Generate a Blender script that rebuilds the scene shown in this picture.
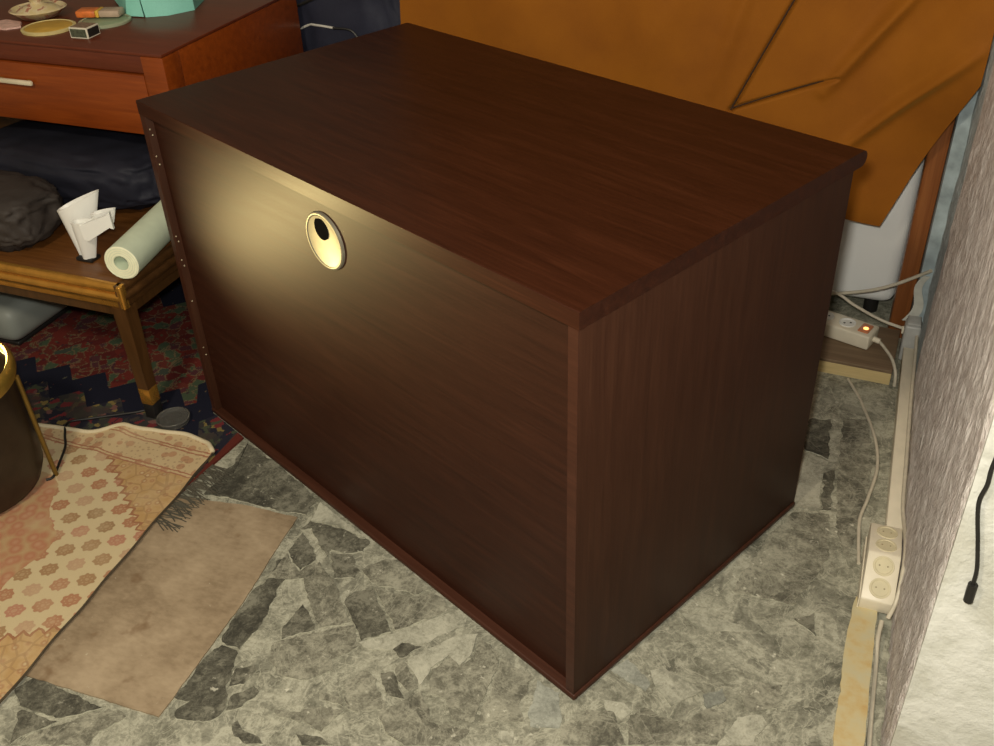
import bpy, bmesh, math, random
from mathutils import Vector, Matrix, noise

for o in list(bpy.data.objects):
    bpy.data.objects.remove(o)
scene = bpy.context.scene
COL = scene.collection
random.seed(7)

# ------------------------------------------------------------------ camera
CAM = Vector((0.3001, -0.9912, 1.3819))
cam_right = Vector((0.9317, 0.3612, -0.0356)).normalized()
cam_fwd = Vector((-0.3150, 0.7583, -0.5706)).normalized()
cam_right = (cam_right - cam_fwd * cam_right.dot(cam_fwd)).normalized()
cam_up = cam_right.cross(cam_fwd)
cd = bpy.data.cameras.new('camera')
cd.sensor_width = 36.0
cd.lens = 36.0 * 993.9 / 994.0
cd.clip_start = 0.02
cam = bpy.data.objects.new('camera', cd)
COL.objects.link(cam)
m = Matrix((cam_right, cam_up, -cam_fwd)).transposed().to_4x4()
m.translation = CAM
cam.matrix_world = m
scene.camera = cam

# ------------------------------------------------------------------ world, lights, exposure
scene.view_settings.view_transform = 'Standard'
scene.view_settings.look = 'None'
scene.view_settings.gamma = 1.0
scene.view_settings.use_curve_mapping = False
scene.view_settings.exposure = 0.40
world = bpy.data.worlds.new('world')
scene.world = world
world.use_nodes = True
world.node_tree.nodes['Background'].inputs[0].default_value = (1.0, 0.86, 0.66, 1)
world.node_tree.nodes['Background'].inputs[1].default_value = 0.20

# the photographer's flash, a hand above the lens
fl = bpy.data.lights.new('camera_flash', 'POINT')
fl.energy = 66.0
fl.color = (1.0, 0.95, 0.83)
fl.shadow_soft_size = 0.03
flash = bpy.data.objects.new('camera_flash', fl)
flash.location = CAM + cam_up * 0.07 - cam_right * 0.03
COL.objects.link(flash)
# unseen fill light, added to brighten the right wall
rl = bpy.data.lights.new('fill_light', 'POINT')
rl.energy = 72.0
rl.color = (1.0, 0.87, 0.65)
rl.shadow_soft_size = 0.12
bulb = bpy.data.objects.new('fill_light', rl)
bulb.location = (-0.58, -1.30, 2.20)
COL.objects.link(bulb)

# ------------------------------------------------------------------ node expressions
class E:
    """A value in a node tree with arithmetic."""
    def __init__(s, t, sock): s.t = t; s.s = sock
    def _m(s, op, *a):
        n = s.t.nodes.new('ShaderNodeMath'); n.operation = op
        for i, v in enumerate((s,) + a):
            if isinstance(v, E): s.t.links.new(v.s, n.inputs[i])
            else: n.inputs[i].default_value = v
        return E(s.t, n.outputs[0])
    def __add__(s, o): return s._m('ADD', o)
    __radd__ = __add__
    def __sub__(s, o): return s._m('SUBTRACT', o)
    def __rsub__(s, o): return (s * -1.0) + o
    def __mul__(s, o): return s._m('MULTIPLY', o)
    __rmul__ = __mul__
    def __truediv__(s, o): return s._m('DIVIDE', o)
    def gt(s, o): return s._m('GREATER_THAN', o)
    def lt(s, o): return s._m('LESS_THAN', o)
    def f(s, op, *a): return s._m(op, *a)
    def ss(s, a, b):
        n = s.t.nodes.new('ShaderNodeMapRange'); n.interpolation_type = 'SMOOTHSTEP'
        s.t.links.new(s.s, n.inputs[0]); n.inputs[1].default_value = a; n.inputs[2].default_value = b
        return E(s.t, n.outputs[0])

class Mat:
    def __init__(s, name, rough=0.5, metal=0.0, spec=0.5):
        s.m = bpy.data.materials.new(name); s.m.use_nodes = True
        s.t = s.m.node_tree; s.b = s.t.nodes['Principled BSDF']
        s.b.inputs['Roughness'].default_value = rough
        s.b.inputs['Metallic'].default_value = metal
        s.b.inputs['Specular IOR Level'].default_value = spec
        s._tc = None
    def coord(s, kind='Object'):
        if not s._tc: s._tc = s.t.nodes.new('ShaderNodeTexCoord')
        return s._tc.outputs[kind]
    def geo(s):
        return s.t.nodes.new('ShaderNodeNewGeometry').outputs['Position']
    def xyz(s, vec):
        n = s.t.nodes.new('ShaderNodeSeparateXYZ'); s.t.links.new(vec, n.inputs[0])
        return [E(s.t, o) for o in n.outputs]
    def comb(s, x, y, z):
        n = s.t.nodes.new('ShaderNodeCombineXYZ')
        for i, v in enumerate((x, y, z)):
            if isinstance(v, E): s.t.links.new(v.s, n.inputs[i])
            else: n.inputs[i].default_value = v
        return n.outputs[0]
    def map(s, vec, scale=(1, 1, 1), loc=(0, 0, 0)):
        n = s.t.nodes.new('ShaderNodeMapping'); s.t.links.new(vec, n.inputs[0])
        n.inputs['Scale'].default_value = scale; n.inputs['Location'].default_value = loc
        return n.outputs[0]
    def noise(s, vec, scale, detail=4, rough=0.55, dist=0.0):
        n = s.t.nodes.new('ShaderNodeTexNoise'); s.t.links.new(vec, n.inputs['Vector'])
        n.inputs['Scale'].default_value = scale; n.inputs['Detail'].default_value = detail
        n.inputs['Roughness'].default_value = rough; n.inputs['Distortion'].default_value = dist
        return E(s.t, n.outputs[0])
    def voro(s, vec, scale, feature='F1', out='Distance', rnd=1.0):
        n = s.t.nodes.new('ShaderNodeTexVoronoi'); n.feature = feature
        s.t.links.new(vec, n.inputs['Vector']); n.inputs['Scale'].default_value = scale
        n.inputs['Randomness'].default_value = rnd
        return E(s.t, n.outputs[out])
    def white(s, vec):
        n = s.t.nodes.new('ShaderNodeTexWhiteNoise'); s.t.links.new(vec, n.inputs['Vector'])
        return E(s.t, n.outputs['Value'])
    def ramp(s, fac, stops, const=False):
        n = s.t.nodes.new('ShaderNodeValToRGB'); s.t.links.new(fac.s, n.inputs[0])
        r = n.color_ramp
        if const: r.interpolation = 'CONSTANT'
        while len(r.elements) < len(stops): r.elements.new(0.5)
        for e, (p, c) in zip(r.elements, stops):
            e.position = p; e.color = (*c, 1)
        return n.outputs[0]
    def mix(s, fac, a, b, mode='MIX'):
        n = s.t.nodes.new('ShaderNodeMix'); n.data_type = 'RGBA'; n.blend_type = mode
        if isinstance(fac, E): s.t.links.new(fac.s, n.inputs[0])
        else: n.inputs[0].default_value = fac
        for i, v in ((6, a), (7, b)):
            if isinstance(v, tuple): n.inputs[i].default_value = (*v, 1)
            else: s.t.links.new(v, n.inputs[i])
        return n.outputs[2]
    def color(s, c):
        if isinstance(c, tuple): s.b.inputs['Base Color'].default_value = (*c, 1)
        else: s.t.links.new(c, s.b.inputs['Base Color'])
        return s
    def rough(s, e): s.t.links.new(e.s, s.b.inputs['Roughness']); return s
    def bump(s, e, strength=0.3, dist=0.002):
        n = s.t.nodes.new('ShaderNodeBump'); n.inputs['Strength'].default_value = strength
        n.inputs['Distance'].default_value = dist
        s.t.links.new(e.s, n.inputs['Height']); s.t.links.new(n.outputs[0], s.b.inputs['Normal'])
        return s

def plain(name, col, rough=0.5, metal=0.0, var=0.12, scale=40, bump=0.1, spec=0.5):
    """A plain material with a little mottling and fine relief."""
    M = Mat(name, rough, metal, spec)
    n = M.noise(M.coord(), scale, 3)
    lo = tuple(c * (1 - var) for c in col); hi = tuple(min(1, c * (1 + var)) for c in col)
    M.color(M.ramp(n, [(0.3, lo), (0.7, hi)]))
    if bump: M.bump(n, bump, 0.001)
    return M.m

# ------------------------------------------------------------------ materials
def wood(name, c0, c1, c2, axis=0, rough=0.4, scale=1.0, spec=0.5, bump=0.08):
    M = Mat(name, rough, 0, spec)
    sc = [22, 22, 22]; sc[axis] = 1.6
    v = M.map(M.coord(), tuple(q * scale for q in sc))
    n = M.noise(v, 3.0, 6, 0.6, 0.6)
    fine = M.noise(M.map(M.coord(), tuple((260 if i != axis else 6) * scale for i in range(3))), 1.0, 3)
    big = M.noise(M.coord(), 2.5 * scale, 2)
    f = n * 0.6 + fine * 0.25 + big * 0.15
    M.color(M.ramp(f, [(0.33, c0), (0.52, c1), (0.70, c2)]))
    M.rough(n * 0.05 + (rough - 0.025))
    M.bump(fine, bump, 0.0006)
    return M.m

LAMX = wood('dark_laminate_lengthwise', (0.021, 0.0056, 0.0026), (0.036, 0.0100, 0.0044), (0.058, 0.0170, 0.0075), 0, 0.42, 1.0, 0.15)
LAMP = wood('dark_laminate_panel', (0.020, 0.0056, 0.0027), (0.032, 0.0094, 0.0045), (0.046, 0.0142, 0.0068), 0, 0.48, 1.0, 0.20)
LAMZ = wood('dark_laminate_upright', (0.031, 0.0115, 0.0060), (0.043, 0.0165, 0.0086), (0.057, 0.0228, 0.0118), 2, 0.50, 1.0, 0.12)
EDGE = wood('dark_edge_band', (0.038, 0.0125, 0.0068), (0.052, 0.018, 0.0098), (0.070, 0.025, 0.0140), 0, 0.42, 1.0, 0.2)
REDWOOD = wood('red_stained_wood', (0.145, 0.026, 0.0030), (0.215, 0.042, 0.0045), (0.275, 0.060, 0.007), 0, 0.35)
REDTOP = wood('red_brown_varnish', (0.085, 0.017, 0.007), (0.115, 0.024, 0.009), (0.15, 0.034, 0.013), 0, 0.3)
SHADEDTABLE = wood('shaded_dark_table_wood', (0.045, 0.020, 0.006), (0.075, 0.033, 0.010), (0.11, 0.05, 0.016), 2, 0.35)  # dark wood, with the shade on table side and legs in its colour
TABLEWOOD = wood('brown_table_wood', (0.075, 0.028, 0.007), (0.12, 0.046, 0.012), (0.16, 0.066, 0.018), 0, 0.25)
POSTWOOD = wood('orange_brown_post', (0.16, 0.050, 0.014), (0.24, 0.080, 0.022), (0.32, 0.12, 0.035), 2, 0.4)
BOARDTOP = wood('brown_board', (0.13, 0.085, 0.045), (0.18, 0.12, 0.07), (0.24, 0.17, 0.10), 0, 0.6)
BOARDEDGE = wood('raw_board_edge', (0.50, 0.38, 0.17), (0.60, 0.46, 0.22), (0.68, 0.54, 0.28), 0, 0.7)
BRASS = plain('polished_brass', (0.60, 0.30, 0.055), 0.22, 0.72, 0.15, 30, 0.03)
OLDBRASS = plain('dull_brass', (0.40, 0.25, 0.045), 0.38, 0.6, 0.2, 60, 0.05)
DARKMETAL = plain('dark_brown_metal', (0.035, 0.022, 0.013), 0.42, 0.3, 0.2, 30, 0.05)
CHROME = plain('satin_nickel', (0.24, 0.22, 0.165), 0.40, 0.45, 0.08, 80, 0.03)
BLACK = plain('black_plastic', (0.012, 0.011, 0.010), 0.5, 0, 0.1)
WHITEPL = plain('white_plastic', (0.80, 0.80, 0.76), 0.35, 0, 0.03, 15, 0.02)
APPL = plain('white_enamel', (0.90, 0.91, 0.89), 0.35, 0, 0.02, 6, 0.01)
CREAMPL = plain('cream_plastic', (0.72, 0.66, 0.52), 0.4, 0, 0.05, 30, 0.03)
CREAMDARK = plain('cream_socket_insert', (0.60, 0.54, 0.36), 0.45, 0, 0.06, 30, 0.03)
CABLE = plain('cream_cable', (0.56, 0.51, 0.40), 0.45, 0, 0.1, 60, 0.03)
GREYPL = plain('grey_plastic', (0.42, 0.42, 0.40), 0.4, 0, 0.1, 40, 0.05)
PAPERROLL = plain('pale_green_foam', (0.58, 0.66, 0.50), 0.7, 0, 0.06, 30, 0.1)
ROLLEND = plain('cream_foam_end', (0.80, 0.80, 0.58), 0.7, 0, 0.05, 60, 0.1)
GREYBOX = plain('grey_green_plastic', (0.22, 0.24, 0.22), 0.5, 0, 0.08, 8, 0.02)

def cloth(name, col, dark, scale=900, sheen=0.0, rough=0.85, big=5):
    M = Mat(name, rough, 0, 0.25)
    n = M.noise(M.coord(), scale, 2); g = M.noise(M.coord(), big, 4)
    M.color(M.ramp(g * 0.7 + n * 0.3, [(0.35, dark), (0.65, col)]))
    if sheen: M.b.inputs['Sheen Weight'].default_value = sheen
    M.bump(n, 0.25, 0.0008)
    return M.m
CURTAIN = cloth('ochre_velvet', (0.285, 0.095, 0.0040), (0.22, 0.068, 0.0026), 700, 0.35, 0.8, 7)
CURTAIN.node_tree.nodes['Principled BSDF'].inputs['Sheen Tint'].default_value = (0.85, 0.62, 0.12, 1)
CURTAIN.node_tree.nodes['Principled BSDF'].inputs['Sheen Roughness'].default_value = 0.4
NAVY = cloth('navy_nylon', (0.026, 0.028, 0.048), (0.010, 0.011, 0.021), 500, 0, 0.65)
BLUEBLACK = cloth('blue_black_nylon', (0.019, 0.020, 0.032), (0.007, 0.007, 0.012), 500, 0, 0.65)
TAUPE = cloth('grey_brown_nylon', (0.050, 0.041, 0.036), (0.022, 0.018, 0.016), 500, 0, 0.65)
TEAL = cloth('turquoise_cloth', (0.26, 0.62, 0.52), (0.17, 0.46, 0.39), 600, 0, 0.6)
FRINGE = cloth('grey_fringe', (0.10, 0.09, 0.065), (0.05, 0.046, 0.035), 300)
CREAMFRINGE = cloth('cream_fringe', (0.66, 0.58, 0.40), (0.52, 0.44, 0.28), 300)

# bare floor: cement with glue residue, scrapes, specks
def floor_mat(name, lo, mid, hi, spots, seed=0.0, isl=0.0, wisps=0.4):
    M = Mat(name, 0.75, 0, 0.3)
    v = M.map(M.geo(), (1, 1, 1), (seed, seed * 0.7, 0))
    a = M.noise(v, 8, 8, 0.70, 0.9)
    b = M.noise(v, 48, 8, 0.78, 0.5)
    g = M.noise(v, 190, 4, 0.7)
    f = a * 0.42 + b * 0.40 + g * 0.18
    c = M.ramp(f, [(0.425, lo), (0.495, mid), (0.565, hi)])
    if isl:   # islands of darker residue with pale rims
        w = M.noise(M.map(v, (1.0, 0.7, 1.0)), 9.0, 6, 0.58, 0.7)
        d = M.ramp(f, [(0.42, tuple(q * 0.36 for q in mid)), (0.57, tuple(q * 0.92 for q in mid))])
        c = M.mix(w.ss(0.535, 0.56) * isl, c, d)
        c = M.mix((w - 0.530).f('ABSOLUTE').ss(0.012, 0.0) * 0.5, c, hi)
    wisp = (M.noise(v, 12, 6, 0.62, 1.4) - 0.5).f('ABSOLUTE').ss(0.020, 0.0)
    c = M.mix(wisp * wisps, c, tuple(min(1, q * 1.1) for q in hi))
    sp = M.noise(v, 70, 4, 0.6).ss(0.62, 0.70) * M.noise(v, 8, 3).ss(0.46, 0.6)
    c = M.mix(sp * spots, c, (0.66, 0.64, 0.52))
    M.color(c)
    M.bump(f, 0.6, 0.005)
    return M.m
FLOOR = floor_mat('grey_green_cement', (0.150, 0.147, 0.110), (0.275, 0.270, 0.208), (0.440, 0.430, 0.338), 0.8, 0.0, 0.65, 0.55)
FL_DARK = floor_mat('dark_residue', (0.045, 0.043, 0.033), (0.098, 0.094, 0.071), (0.215, 0.208, 0.160), 0.6, 3.1, 0, 0.3)
FL_MID = floor_mat('mid_residue', (0.092, 0.088, 0.067), (0.195, 0.188, 0.143), (0.345, 0.335, 0.260), 0.8, 5.7, 0.4, 0.5)
FL_PALE = floor_mat('pale_residue', (0.225, 0.222, 0.172), (0.365, 0.358, 0.282), (0.480, 0.470, 0.375), 0.5, 1.9, 0, 0.35)
FL_BLUE = floor_mat('blue_grey_residue', (0.18, 0.185, 0.155), (0.275, 0.282, 0.238), (0.37, 0.378, 0.32), 0.5, 8.2, 0, 0.2)
FL_RIM = floor_mat('pale_residue_rim', (0.22, 0.217, 0.168), (0.40, 0.392, 0.308), (0.54, 0.53, 0.42), 0.3, 2.2, 0, 0.2)

def patch_mat():
    M = Mat('brown_hardboard', 0.6, 0, 0.3)
    v = M.geo()
    a = M.noise(v, 6, 6, 0.6); b = M.noise(M.map(v, (60, 110, 60)), 1, 4)
    c = M.ramp(a * 0.75 + b * 0.25, [(0.38, (0.22, 0.160, 0.098)), (0.50, (0.315, 0.238, 0.152)), (0.62, (0.40, 0.31, 0.205))])
    st = M.noise(v, 11, 4, 0.6).ss(0.60, 0.72)
    c = M.mix(st * 0.7, c, (0.17, 0.10, 0.05))
    sp = M.noise(v, 70, 2).ss(0.72, 0.78)
    c = M.mix(sp * 0.5, c, (0.55, 0.50, 0.38))
    M.color(c); M.bump(a, 0.2, 0.002)
    return M.m
PATCH = patch_mat()

def strip_mat():
    M = Mat('stained_cream_strip', 0.7, 0, 0.3)
    v = M.geo()
    a = M.noise(M.map(v, (1, 1, 1)), 8.0, 6, 0.65)
    b = M.noise(v, 45, 5)
    c = M.ramp(a * 0.8 + b * 0.2, [(0.40, (0.50, 0.47, 0.32)), (0.52, (0.54, 0.45, 0.25)), (0.60, (0.52, 0.37, 0.16)), (0.70, (0.40, 0.23, 0.08))])
    M.color(c); M.bump(b, 0.3, 0.002)
    return M.m
STRIP = strip_mat()

def wall_white():
    M = Mat('white_plaster', 0.7, 0, 0.3)
    v = M.geo()
    a = M.noise(v, 9, 6, 0.6, 0.6); b = M.noise(v, 60, 4)
    c = M.ramp(a, [(0.35, (0.50, 0.49, 0.42)), (0.5, (0.60, 0.60, 0.54)), (0.62, (0.70, 0.70, 0.65))])
    _, y, z = M.xyz(v)
    blue = (y + M.noise(v, 6, 4) * 0.05).ss(1.060, 1.075)
    bc = M.ramp(b, [(0.35, (0.26, 0.31, 0.33)), (0.65, (0.44, 0.49, 0.50))])
    M.color(M.mix(blue, c, bc))
    M.bump(a * 0.7 + b * 0.3, 0.7, 0.014)
    return M.m
WALLWHITE = wall_white()

def wall_rough():
    M = Mat('rough_pinkish_plaster', 0.8, 0, 0.25)
    v = M.geo()
    s = M.noise(M.map(v, (90, 90, 24)), 1.0, 6, 0.72, 0.5)
    s2 = M.noise(M.map(v, (300, 300, 70)), 1.0, 4, 0.7)
    f = s * 0.6 + s2 * 0.4
    c = M.ramp(f, [(0.36, (0.40, 0.325, 0.30)), (0.48, (0.66, 0.59, 0.555)), (0.60, (0.86, 0.81, 0.775))])
    _, y, _z = M.xyz(v)
    blue = (y + M.noise(v, 6, 4) * 0.05).ss(1.105, 1.125)
    c = M.mix(blue, c, M.ramp(f, [(0.36, (0.26, 0.31, 0.33)), (0.60, (0.56, 0.63, 0.65))]))
    M.color(c); M.bump(f, 1.0, 0.012)
    return M.m
WALLROUGH = wall_rough()
BLUEPAINT = plain('blue_grey_distemper', (0.30, 0.36, 0.38), 0.8, 0, 0.3, 25, 0.5)
WALLPLAIN = plain('dingy_wall_paint', (0.34, 0.30, 0.24), 0.8, 0, 0.15, 6, 0.2)

# rugs
def cream_rug_mat():
    M = Mat('cream_rug_pile', 0.95, 0, 0.1)
    v = M.geo(); x, y, z = M.xyz(v)
    wob = M.noise(v, 60, 2) - 0.5
    x1 = x + wob * 0.008; y1 = y + wob * 0.008
    # pattern frame, turned 35 degrees
    p = (x1 * 0.82 + y1 * 0.57) / 0.049; q = (x1 * -0.57 + y1 * 0.82) / 0.047
    row = q.f('FLOOR')
    p2 = p + row * 0.5
    cu = p2.f('FLOOR'); fu = p2 - cu - 0.5; fv = q - row - 0.5
    r = (fu * fu + fv * fv * 1.2).f('SQRT')
    ang = fv.f('ARCTAN2', fu)
    petal = (ang * 8.0).f('COSINE') * 0.032 + 0.37
    ros = (petal - r).ss(-0.01, 0.03)
    core = r.lt(0.09)
    ring = (r - 0.2).f('ABSOLUTE').lt(0.03) * (ang * 8.0).f('COSINE').gt(0.0)
    rnd = M.white(M.comb(cu, row, 0.0))
    rc = M.ramp(rnd, [(0.0, (0.40, 0.17, 0.09)), (0.3, (0.34, 0.19, 0.09)), (0.5, (0.46, 0.20, 0.13)), (0.75, (0.50, 0.32, 0.20)), (0.9, (0.30, 0.17, 0.08))], True)
    field = (0.62, 0.51, 0.31)
    c = M.mix(ros * 0.85, field, rc)
    c = M.mix((core + ring).f('MINIMUM', 1.0) * ros * 0.35, c, (0.60, 0.45, 0.27))
    # pinkish medallion on the left
    dm = ((x1 + 1.36) * (x1 + 1.36) + (y1 + 0.10) * (y1 + 0.10)).f('SQRT')
    med = (dm + ((y1 + 0.10).f('ARCTAN2', x1 + 1.36) * 9.0).f('COSINE') * 0.014).lt(0.285)
    mc = M.ramp(M.voro(v, 42), [(0.1, (0.52, 0.30, 0.18)), (0.4, (0.46, 0.21, 0.12)), (0.8, (0.50, 0.34, 0.18))])
    c = M.mix(med, c, mc)
    # borders: three sides, zigzag edge
    def tri(t, n): return ((t * n).f('FRACT') - 0.5).f('ABSOLUTE') * 2.0
    s1 = ((x1 + 1.096) * 0.62 + (y1 - 0.217) * 0.78) + tri(x1 * 0.78 - y1 * 0.62, 38.0) * 0.014
    s2 = ((x1 + 1.0) * 0.54 - (y1 + 0.225) * 0.84) + tri(x1 * 0.84 + y1 * 0.54, 38.0) * 0.014
    s = s1.f('MAXIMUM', s2)
    border = s.gt(0.007)
    bn = M.voro(v, 55, 'F1', 'Distance')
    be = M.voro(v, 30, 'DISTANCE_TO_EDGE', 'Distance')
    bc = M.ramp(bn, [(0.10, (0.60, 0.47, 0.27)), (0.25, (0.44, 0.24, 0.12)), (0.45, (0.55, 0.37, 0.18)), (0.8, (0.50, 0.32, 0.14))])
    bc = M.mix(be.lt(0.05) * 0.5, bc, (0.34, 0.20, 0.10))
    c = M.mix(border, c, bc)
    c = M.mix((s - 0.007).f('ABSOLUTE').lt(0.0035), c, (0.36, 0.17, 0.09))
    # straight band along the far end
    t = y1 + x1 * 0.02 - 0.02
    far = t.gt(0.215)
    fb = M.mix(M.voro(M.map(v, (1, 1, 1), (0.2, 0.1, 0)), 36).lt(0.36) * 0.8, (0.60, 0.46, 0.27), (0.47, 0.25, 0.14))
    fb = M.mix(M.voro(v, 90).lt(0.28) * 0.5, fb, (0.33, 0.21, 0.12))
    c = M.mix(far, c, fb)
    for k in (0.217, 0.226, 0.288, 0.297, 0.335):
        c = M.mix((t - k).f('ABSOLUTE').lt(0.002), c, (0.40, 0.19, 0.11))
    pile = M.noise(v, 900, 2); fade = M.noise(v, 14, 3)
    c = M.mix(pile * 0.35, c, M.mix(1.0, c, (0.55, 0.50, 0.42), 'MULTIPLY'))
    c = M.mix(fade.ss(0.45, 0.7) * 0.25, c, (0.58, 0.47, 0.29))
    M.color(c); M.bump(pile, 0.6, 0.002)
    return M.m
CREAMRUG = cream_rug_mat()

def dark_rug_mat():
    M = Mat('dark_rug_pile', 0.95, 0, 0.1)
    v = M.geo(); x, y, z = M.xyz(v)
    def tri(t, n): return ((t * n).f('FRACT') - 0.5).f('ABSOLUTE') * 2.0
    stepx = ((x * 330.0).f('FLOOR')) / 330.0; stepy = ((y * 330.0).f('FLOOR')) / 330.0
    pv = M.comb(stepx, stepy, 0.0)
    wv = M.comb(stepx + (M.noise(pv, 25, 2) - 0.5) * 0.03, stepy + (M.noise(M.map(pv, (1, 1, 1), (5, 2, 0)), 25, 2) - 0.5) * 0.03, 0.0)
    n = M.voro(wv, 36, 'F1', 'Distance'); cell = M.voro(wv, 36, 'F1', 'Color')
    e = M.voro(wv, 36, 'DISTANCE_TO_EDGE', 'Distance')
    n2 = M.voro(wv, 62, 'F1', 'Distance'); cell2 = M.voro(wv, 62, 'F1', 'Color')
    red = M.ramp(cell, [(0.0, (0.15, 0.026, 0.020)), (0.3, (0.11, 0.020, 0.018)), (0.45, (0.062, 0.085, 0.050)), (0.58, (0.13, 0.030, 0.022)), (0.72, (0.09, 0.030, 0.035)), (0.85, (0.055, 0.065, 0.05))], True)
    red = M.mix((e - 0.04).f('ABSOLUTE').lt(0.025) * cell.gt(0.4) * 0.8, red, (0.18, 0.13, 0.07))
    red = M.mix((n2.lt(0.24)) * 0.75, red, M.ramp(cell2, [(0.0, (0.16, 0.11, 0.07)), (0.3, (0.05, 0.022, 0.03)), (0.55, (0.07, 0.10, 0.055)), (0.8, (0.22, 0.08, 0.055))], True))
    navy = M.mix(n2.lt(0.22) * cell2.gt(0.62), (0.014, 0.015, 0.028), M.ramp(cell2, [(0.0, (0.13, 0.09, 0.055)), (0.72, (0.09, 0.03, 0.028)), (0.85, (0.10, 0.10, 0.075))], True))
    multi = M.ramp(cell2, [(0.0, (0.17, 0.030, 0.034)), (0.22, (0.025, 0.024, 0.036)), (0.42, (0.07, 0.08, 0.05)), (0.54, (0.22, 0.165, 0.06)), (0.64, (0.045, 0.042, 0.04)), (0.85, (0.18, 0.085, 0.075))], True)
    multi = M.mix(M.noise(pv, 12, 2).gt(0.55) * 0.8, multi, (0.065, 0.052, 0.045))
    # zoned field: bands follow scalloped distance from the rug's near right corner
    d1 = y + tri(x, 9.0) * 0.055
    c = multi
    c = M.mix(d1.gt(0.455), c, navy)
    c = M.mix(d1.gt(0.535), c, red)
    c = M.mix(d1.gt(0.90), c, navy)
    dx = x * -1.0 - 0.912
    right = (dx + tri(y, 8.0) * 0.04)
    c = M.mix(right.lt(0.22), c, navy)
    c = M.mix(right.lt(0.13), c, multi)
    c = M.mix(dx.lt(0.022), c, (0.13, 0.028, 0.020))
    pile = M.noise(v, 900, 2)
    c = M.mix(pile * 0.4, c, M.mix(1.0, c, (0.5, 0.5, 0.5), 'MULTIPLY'))
    M.color(c); M.bump(pile, 0.6, 0.002)
    return M.m
DARKRUG = dark_rug_mat()

# ------------------------------------------------------------------ geometry helpers
def mesh_obj(name, bm, mats, parent=None, smooth=None, loc=None):
    me = bpy.data.meshes.new(name)
    bmesh.ops.recalc_face_normals(bm, faces=bm.faces)
    bm.to_mesh(me); bm.free()
    for q in (mats if isinstance(mats, (list, tuple)) else [mats]):
        me.materials.append(q)
    if smooth is not None:
        me.polygons.foreach_set('use_smooth', [True] * len(me.polygons))
        if smooth < 180: me.set_sharp_from_angle(angle=math.radians(smooth))
    o = bpy.data.objects.new(name, me)
    COL.objects.link(o)
    if parent: o.parent = parent
    if loc: o.location = loc
    return o

def thing(name, label, cat, loc=(0, 0, 0), rotz=0.0, group=None):
    o = bpy.data.objects.new(name, None)
    o.empty_display_size = 0.05
    COL.objects.link(o)
    o.location = loc; o.rotation_euler = (0, 0, rotz)
    return tag(o, label, cat, group)

def tag(o, label, cat, group=None):
    o['label'] = label; o['category'] = cat
    if group: o['group'] = group
    return o

def struct(o, label=None):
    o['kind'] = 'structure'
    if label: o['label'] = label
    return o

def add_box(bm, lo, hi, bev=0.0, seg=2, mat=0):
    v = [bm.verts.new((x, y, z)) for x in (lo[0], hi[0]) for y in (lo[1], hi[1]) for z in (lo[2], hi[2])]
    F = [bm.faces.new([v[i] for i in q]) for q in ((0, 1, 3, 2), (4, 6, 7, 5), (0, 4, 5, 1), (2, 3, 7, 6), (0, 2, 6, 4), (1, 5, 7, 3))]
    for f in F: f.material_index = mat
    if bev:
        es = {e for f in F for e in f.edges}
        r = bmesh.ops.bevel(bm, geom=list(es), offset=bev, segments=seg, profile=0.5, affect='EDGES')
        for f in r['faces']: f.material_index = mat
    return bm

def box(name, lo, hi, mat, parent=None, bev=0.0, seg=2):
    bm = bmesh.new(); add_box(bm, lo, hi, bev, seg)
    return mesh_obj(name, bm, mat, parent, 40 if bev else None)

def add_prism(bm, poly, z0, z1, axis=2, mat=0):
    def P(a, b, c):
        return {2: (a, b, c), 0: (c, a, b), 1: (a, c, b)}[axis]
    lo = [bm.verts.new(P(a, b, z0)) for a, b in poly]; hi = [bm.verts.new(P(a, b, z1)) for a, b in poly]
    fs = [bm.faces.new(lo[::-1]), bm.faces.new(hi)]
    n = len(poly)
    for i in range(n):
        fs.append(bm.faces.new((lo[i], lo[(i + 1) % n], hi[(i + 1) % n], hi[i])))
    for f in fs: f.material_index = mat
    return fs

def catmull(pts, n=8):
    pts = [Vector(p) for p in pts]
    if len(pts) < 3: return pts
    out = []
    P = [pts[0] * 2 - pts[1]] + pts + [pts[-1] * 2 - pts[-2]]
    for i in range(1, len(P) - 2):
        a, b, c, d = P[i - 1:i + 3]
        for k in range(n):
            t = k / n
            out.append(0.5 * ((2 * b) + (c - a) * t + (2 * a - 5 * b + 4 * c - d) * t * t + (3 * b - a - 3 * c + d) * t ** 3))
    out.append(pts[-1])
    return out

def add_tube(bm, pts, r, seg=10, n=8, curve=True, rad=None):
    P = catmull(pts, n) if curve else [Vector(p) for p in pts]
    rings = []; up = Vector((0, 0, 1)); last = None
    for i, p in enumerate(P):
        d = (P[min(i + 1, len(P) - 1)] - P[max(i - 1, 0)]).normalized()
        if last is None:
            a = d.cross(up if abs(d.z) < 0.9 else Vector((1, 0, 0))).normalized()
        else:
            a = (last - d * last.dot(d)).normalized()
        last = a; b = d.cross(a)
        rr = r if rad is None else rad(i / (len(P) - 1))
        rings.append([bm.verts.new(p + (a * math.cos(2 * math.pi * k / seg) + b * math.sin(2 * math.pi * k / seg)) * rr) for k in range(seg)])
    for A, B in zip(rings, rings[1:]):
        for k in range(seg):
            bm.faces.new((A[k], A[(k + 1) % seg], B[(k + 1) % seg], B[k]))
    bm.faces.new(rings[0][::-1]); bm.faces.new(rings[-1])
    return bm

def tube(name, pts, r, mat, parent=None, seg=10, n=8, curve=True):
    bm = bmesh.new(); add_tube(bm, pts, r, seg, n, curve)
    return mesh_obj(name, bm, mat, parent, 50)

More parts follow.
